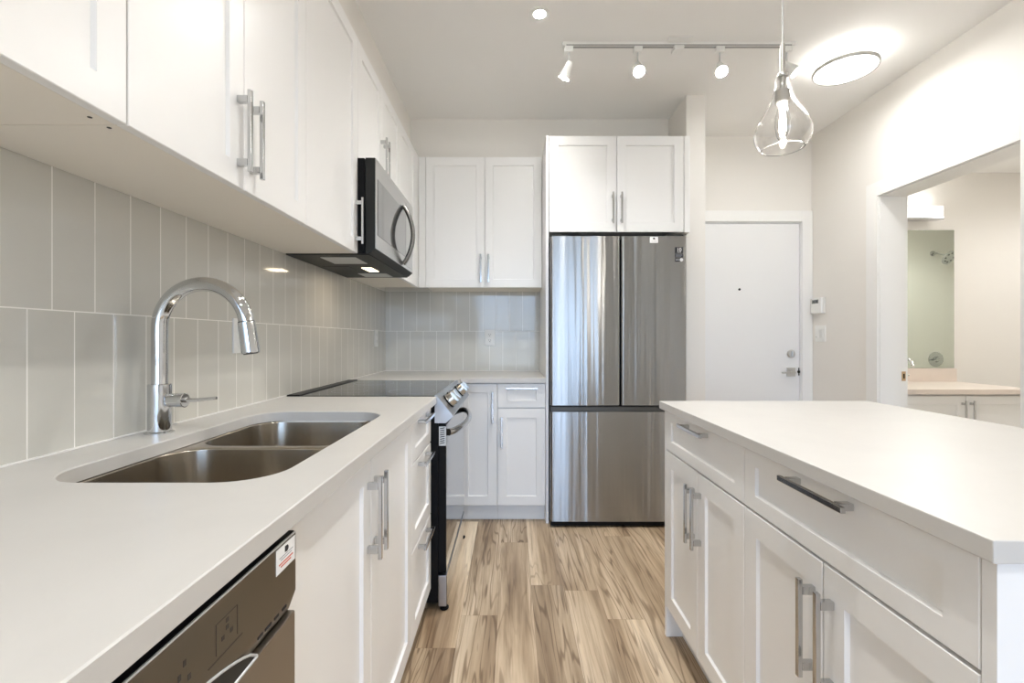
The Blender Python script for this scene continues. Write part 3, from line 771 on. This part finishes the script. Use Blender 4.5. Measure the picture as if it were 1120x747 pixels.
def downlight(px, py, label, watts):
    f = thing('recessed_ceiling_light', label, 'ceiling light', (px, py, CEIL))
    MB().lathe([(.0295, -.0005), (.050, -.0005), (.050, -.004), (.034, -.006), (.0295, -.004)], (px, py, CEIL), 36, True).build('trim_ring', WPLAST, f)
    MB().lathe([(0, -.0006), (.029, -.0006), (.029, -.003), (0, -.003)], (px, py, CEIL), 32).build('lens', BULB, f)
    lamp('downlight', 'SPOT', (px, py, CEIL - .012), watts, WARM, (0, 0, 0), f, spot_size=R(132), spot_blend=1.0, shadow_soft_size=.03)
downlight(.137, 2.26, 'small round recessed ceiling light left of the track light', POT_W)
downlight(.24, .75, 'unseen recessed ceiling light added over the aisle between sink and island', POT_W * 1.15)  # unseen lamp, added to lift the cabinet faces along the aisle
downlight(.30, -.75, 'unseen recessed ceiling light added as fill at the near end of the aisle', POT_W * 1.9)  # added fill lamp behind the camera, no such fixture in view
downlight(1.5, -1.6, 'unseen recessed ceiling light added as fill in the living area, beyond the island', POT_W * 1.9)  # added fill lamp for the living side, itself unseen

# track light
TY, TX0, TX1 = 2.487, .270, 1.500
tk = thing('track_light', 'white track light on the ceiling with four small spot heads', 'track light', (.885, TY, CEIL))
mb = MB().box(TX0, TX1, TY - .017, TY + .017, CEIL - .020, CEIL - .0005, .001)
tr = mb.build('track', WPLAST, tk)
MB().box(TX0 + .02, TX1 - .02, TY - .0178, TY - .0171, CEIL - .0225, CEIL - .0165).box(TX0 + .02, TX1 - .02, TY - .006, TY + .006, CEIL - .0225, CEIL - .0202).build('track_slot', GREY, tr)
MB().box(.822, .945, TY - .06, TY - .0185, CEIL - .008, CEIL - .0005, .002).box(.858, .910, TY - .026, TY + .026, CEIL - .046, CEIL - .0235, .003).build('feed_canopy', WPLAST, tk)
def head(x, aim, watts):
    ad = MB().box(x - .022, x + .022, TY - .016, TY + .016, CEIL - .050, CEIL - .0205, .003).build('adapter', WPLAST, tk)
    a = Vector(aim).normalized(); piv = Vector((x, TY, CEIL - .118))
    MB().cyl((x, TY, CEIL - .049), piv, .004, seg=14).build('stem', LGREY, ad)
    s0 = piv - a * .02
    sh = MB().lathe([(0, 0), (.010, 0), (.016, .006), (.019, .030), (.031, .080), (.0325, .086), (.030, .086), (.027, .078), (0, .074)], s0, 32, axis=a).build('lamp_head', WPLAST, tk)
    c = s0 + a * .0755
    MB().lathe([(0, 0), (.025, 0), (.025, .004), (0, .005)], c, 28, axis=a).build('bulb_face', BULB, sh)
    q = (-a).to_track_quat('Z', 'Y').to_euler()
    lamp('spot_beam', 'SPOT', c + a * .016, watts, WARM, q, tk, spot_size=R(62), spot_blend=.7, shadow_soft_size=.025)
head(.305, (-.42, .30, -1.0), TRACK_W)
head(.672, (-.05, -.62, -.90), TRACK_W)
head(1.107, (-.10, -.62, -.90), TRACK_W)
head(1.462, (.55, -.35, -.75), TRACK_W * .3)

# pendant
PX, PY = .817, 1.41
pd = thing('pendant_light', 'clear glass teardrop pendant light hanging over the island', 'pendant light', (PX, PY, 1.73))
MB().lathe([(0, -.0005), (.055, -.0005), (.055, -.018), (.05, -.022), (0, -.022)], (PX, PY, CEIL), 32).build('ceiling_canopy', NICKEL, pd)
MB().cyl((PX, PY, 2.046), (PX, PY, CEIL - .022), .0022, seg=10).build('cord', LGREY, pd)
MB().lathe([(0, .100), (.004, .100), (.007, .094), (.007, .012), (.014, .008), (.016, -.003), (0, -.003)], (PX, PY, 1.949), 24).build('stem', NICKEL, pd)
sk_ = MB().lathe([(0, -.0035), (.008, -.0035), (.008, -.038), (.020, -.044), (.021, -.080), (.018, -.083), (0, -.083)], (PX, PY, 1.949), 28).build('socket', NICKEL, pd)
bl = MB().lathe([(.010, -.084), (.013, -.09), (.014, -.100), (.020, -.120), (.021, -.150), (.016, -.180), (.006, -.195), (.0, -.197), (0, -.196), (.0054, -.1942), (.0152, -.1795), (.0201, -.150), (.0191, -.1205), (.0131, -.1004), (.0121, -.0905), (.009, -.0845)], (PX, PY, 1.949), 32, True).build('bulb', GLASS, pd)
mb = MB()
for k in range(4):
    a = R(90 * k + 45); mb.tube([(PX + .005 * math.cos(a), PY + .005 * math.sin(a), 1.860), (PX + .009 * math.cos(a), PY + .009 * math.sin(a), 1.785)], .0017, 8)
mb.build('filament', FIL, bl)
prof = [(.0185, -.001), (.0195, -.02), (.024, -.045), (.034, -.075), (.050, -.105), (.066, -.132), (.0755, -.155), (.0785, -.175), (.075, -.193), (.066, -.209), (.058, -.218)]
inner = [(r - .0022, h) for r, h in reversed(prof)]
def smoothp(p):
    out = []
    for i in range(len(p) - 1):
        p0, p1, p2, p3 = p[max(i - 1, 0)], p[i], p[i + 1], p[min(i + 2, len(p) - 1)]
        for k in range(4):
            t = k / 4
            out.append(tuple(.5 * (2 * p1[j] + (p2[j] - p0[j]) * t + (2 * p0[j] - 5 * p1[j] + 4 * p2[j] - p3[j]) * t * t + (3 * p1[j] - p0[j] - 3 * p2[j] + p3[j]) * t ** 3) for j in (0, 1)))
    return out + [p[-1]]
MB().lathe(smoothp(prof) + smoothp(inner), (PX, PY, 1.949), 56, True).build('glass_shade', GLASS, pd, 60)
lamp('bulb_glow', 'POINT', (PX, PY, 1.715), PENDANT_W, (1, .93, .84), None, pd, shadow_soft_size=.05)

# ================================================================== BATHROOM
VC, VF = .821, 3.14
vt = thing('vanity_countertop', 'pale vanity countertop with low backsplash in the bathroom', 'countertop', (3.05, 3.45, VC - .034))
MB().box(2.51, 3.55, VF, BY1 - .002, VC - .034, VC, .002).build('top', quartz('blush_quartz', (.78, .69, .62)), vt)
MB().box(2.51, 3.55, BY1 - .020, BY1 - .001, VC + .0005, .925, .001).build('backsplash', quartz('blush_quartz_edge', (.78, .69, .62)), vt)
VB = Fr('B', 3.165)
vc = thing('vanity_cabinet', 'white two-door bathroom vanity cabinet seen through the right doorway', 'cabinet', (3.03, 3.45, 0))
VB.box(MB(), 2.515, 3.535, .10, VC - .035, -.56, -.0215).build('carcass', CAB, vc)
door(VB, 2.515, 3.076, .11, VC - .046, vc, 3.076 - .028, VC - .046 - .03 - HL / 2); door(VB, 3.076, 3.535, .11, VC - .046, vc, 3.076 + .028, VC - .046 - .03 - HL / 2)
VB.box(MB(), 2.515, 3.535, .001, .099, -.08, -.062).build('toe_kick', TOE, vc)
tag(MB().box(2.62, 3.540, BY1 - .008, BY1 - .001, .928, 2.030, .001).build('mirror', MIRROR), 'tall frameless bathroom mirror under the vanity light', 'mirror')
vl = thing('vanity_light', 'lit glass-cube vanity light bar above the bathroom mirror', 'wall light', (3.03, BY1, 2.09))
MB().box(2.72, 3.345, BY1 - .03, BY1 - .001, 2.10, 2.185, .003).build('wall_bar', CHROME, vl)
MB().box(2.70, 3.372, BY1 - .105, BY1 - .031, 2.094, 2.106, .002).build('chrome_rail', CHROME, vl)
for k in range(4):
    x = 2.705 + k * .168
    MB().box(x, x + .160, BY1 - .105, BY1 - .031, 2.107, 2.198, .006).build('glass_shade', VLIT, vl)
lamp('vanity_glow', 'AREA', (3.03, BY1 - .14, 2.15), VANITY_W, WARM, (R(-70), 0, 0), vl, shape='RECTANGLE', size=.65, size_y=.08)
lamp('vanity_glow', 'AREA', (3.03, BY1 - .07, 2.215), VANITY_W * .12, WARM, (R(180), 0, 0), vl, shape='RECTANGLE', size=.65, size_y=.06)
bf = thing('bathroom_faucet', 'chrome arched faucet on the bathroom vanity in front of the mirror', 'faucet', (3.02, 3.64, VC))
MB().lathe([(0, 0), (.026, 0), (.026, .006), (.020, .012), (.018, .05), (0, .05)], (3.02, 3.64, VC + .0004), 28).build('body', CHROME, bf)
pts = [(3.02, 3.64, VC + .05), (3.02, 3.64, VC + .12)] + [(3.02, 3.64 - .055 + .055 * math.cos(R(a)), VC + .135 + .055 * math.sin(R(a))) for a in range(0, 151, 10)]
pts.append((3.02, pts[-1][1] - .02, pts[-1][2] - .03))
MB().tube(pts, .011, 18).build('spout', CHROME, bf)
MB().tube([(3.04, 3.64, VC + .035), (3.085, 3.63, VC + .06)], [.007, .005], 12).build('handle', CHROME, bf)
shw = thing('wall_shower', 'chrome shower head on an angled arm, reflected in the bathroom mirror', 'shower', (4.98, BY0, 2.17))
MB().lathe([(0, .0005), (.032, .0005), (.030, .008), (.012, .012), (0, .012)], (4.98, BY0, 2.17), 28, axis=(0, 1, 0)).build('wall_flange', CHROME, shw)
MB().tube([(4.98, BY0 + .011, 2.17), (4.985, BY0 + .05, 2.168), (5.00, BY0 + .10, 2.145), (5.015, BY0 + .12, 2.125)], .010, 14).build('arm', CHROME, shw)
a = Vector((.18, .80, -.55)).normalized()
MB().lathe([(0, 0), (.015, 0), (.020, .02), (.070, .040), (.085, .048), (.085, .060), (0, .060)], Vector((5.015, BY0 + .12, 2.125)), 32, axis=a).build('spray_head', CHROME, shw)
hb = MB()
for k in range(8): hb.lathe([(0, 0), (.010, 0), (.010, .002), (0, .002)], Vector((5.015, BY0 + .12, 2.125)) + a * .0605 + (a.cross(Vector((1, 0, 0))).normalized() * math.cos(R(45 * k)) + Vector((1, 0, 0)).cross(a).cross(a).normalized() * math.sin(R(45 * k))) * .055, 12, axis=a)
hb.build('spray_nozzles', RUBBER, shw)
sv = thing('shower_valve', 'round chrome shower valve with lever, reflected low in the bathroom mirror', 'shower valve', (5.016, BY0, .92))
MB().lathe([(0, .0005), (.088, .0005), (.086, .008), (.07, .013), (.035, .015), (.03, .05), (0, .05)], (5.016, BY0, .92), 40, axis=(0, 1, 0)).build('escutcheon', CHROME, sv)
MB().tube([(5.016, BY0 + .051, .92), (4.94, BY0 + .07, .905)], [.013, .009], 14).build('lever', CHROME, sv)

f = thing('recessed_ceiling_light', 'unseen recessed ceiling light added to brighten the bathroom', 'ceiling light', (4.2, 2.75, BC))  # unseen lamp added because the bathroom came out too dark
MB().lathe([(.040, -.0005), (.056, -.0005), (.056, -.004), (.044, -.006), (.040, -.004)], (4.2, 2.75, BC), 32, True).build('trim_ring', WPLAST, f)
MB().lathe([(0, -.0006), (.0395, -.0006), (.0395, -.003), (0, -.003)], (4.2, 2.75, BC), 28).build('lens', BULB, f)
lamp('downlight', 'SPOT', (4.2, 2.75, BC - .012), 7, WARM, (0, 0, 0), f, spot_size=R(160), spot_blend=.6, shadow_soft_size=.03)
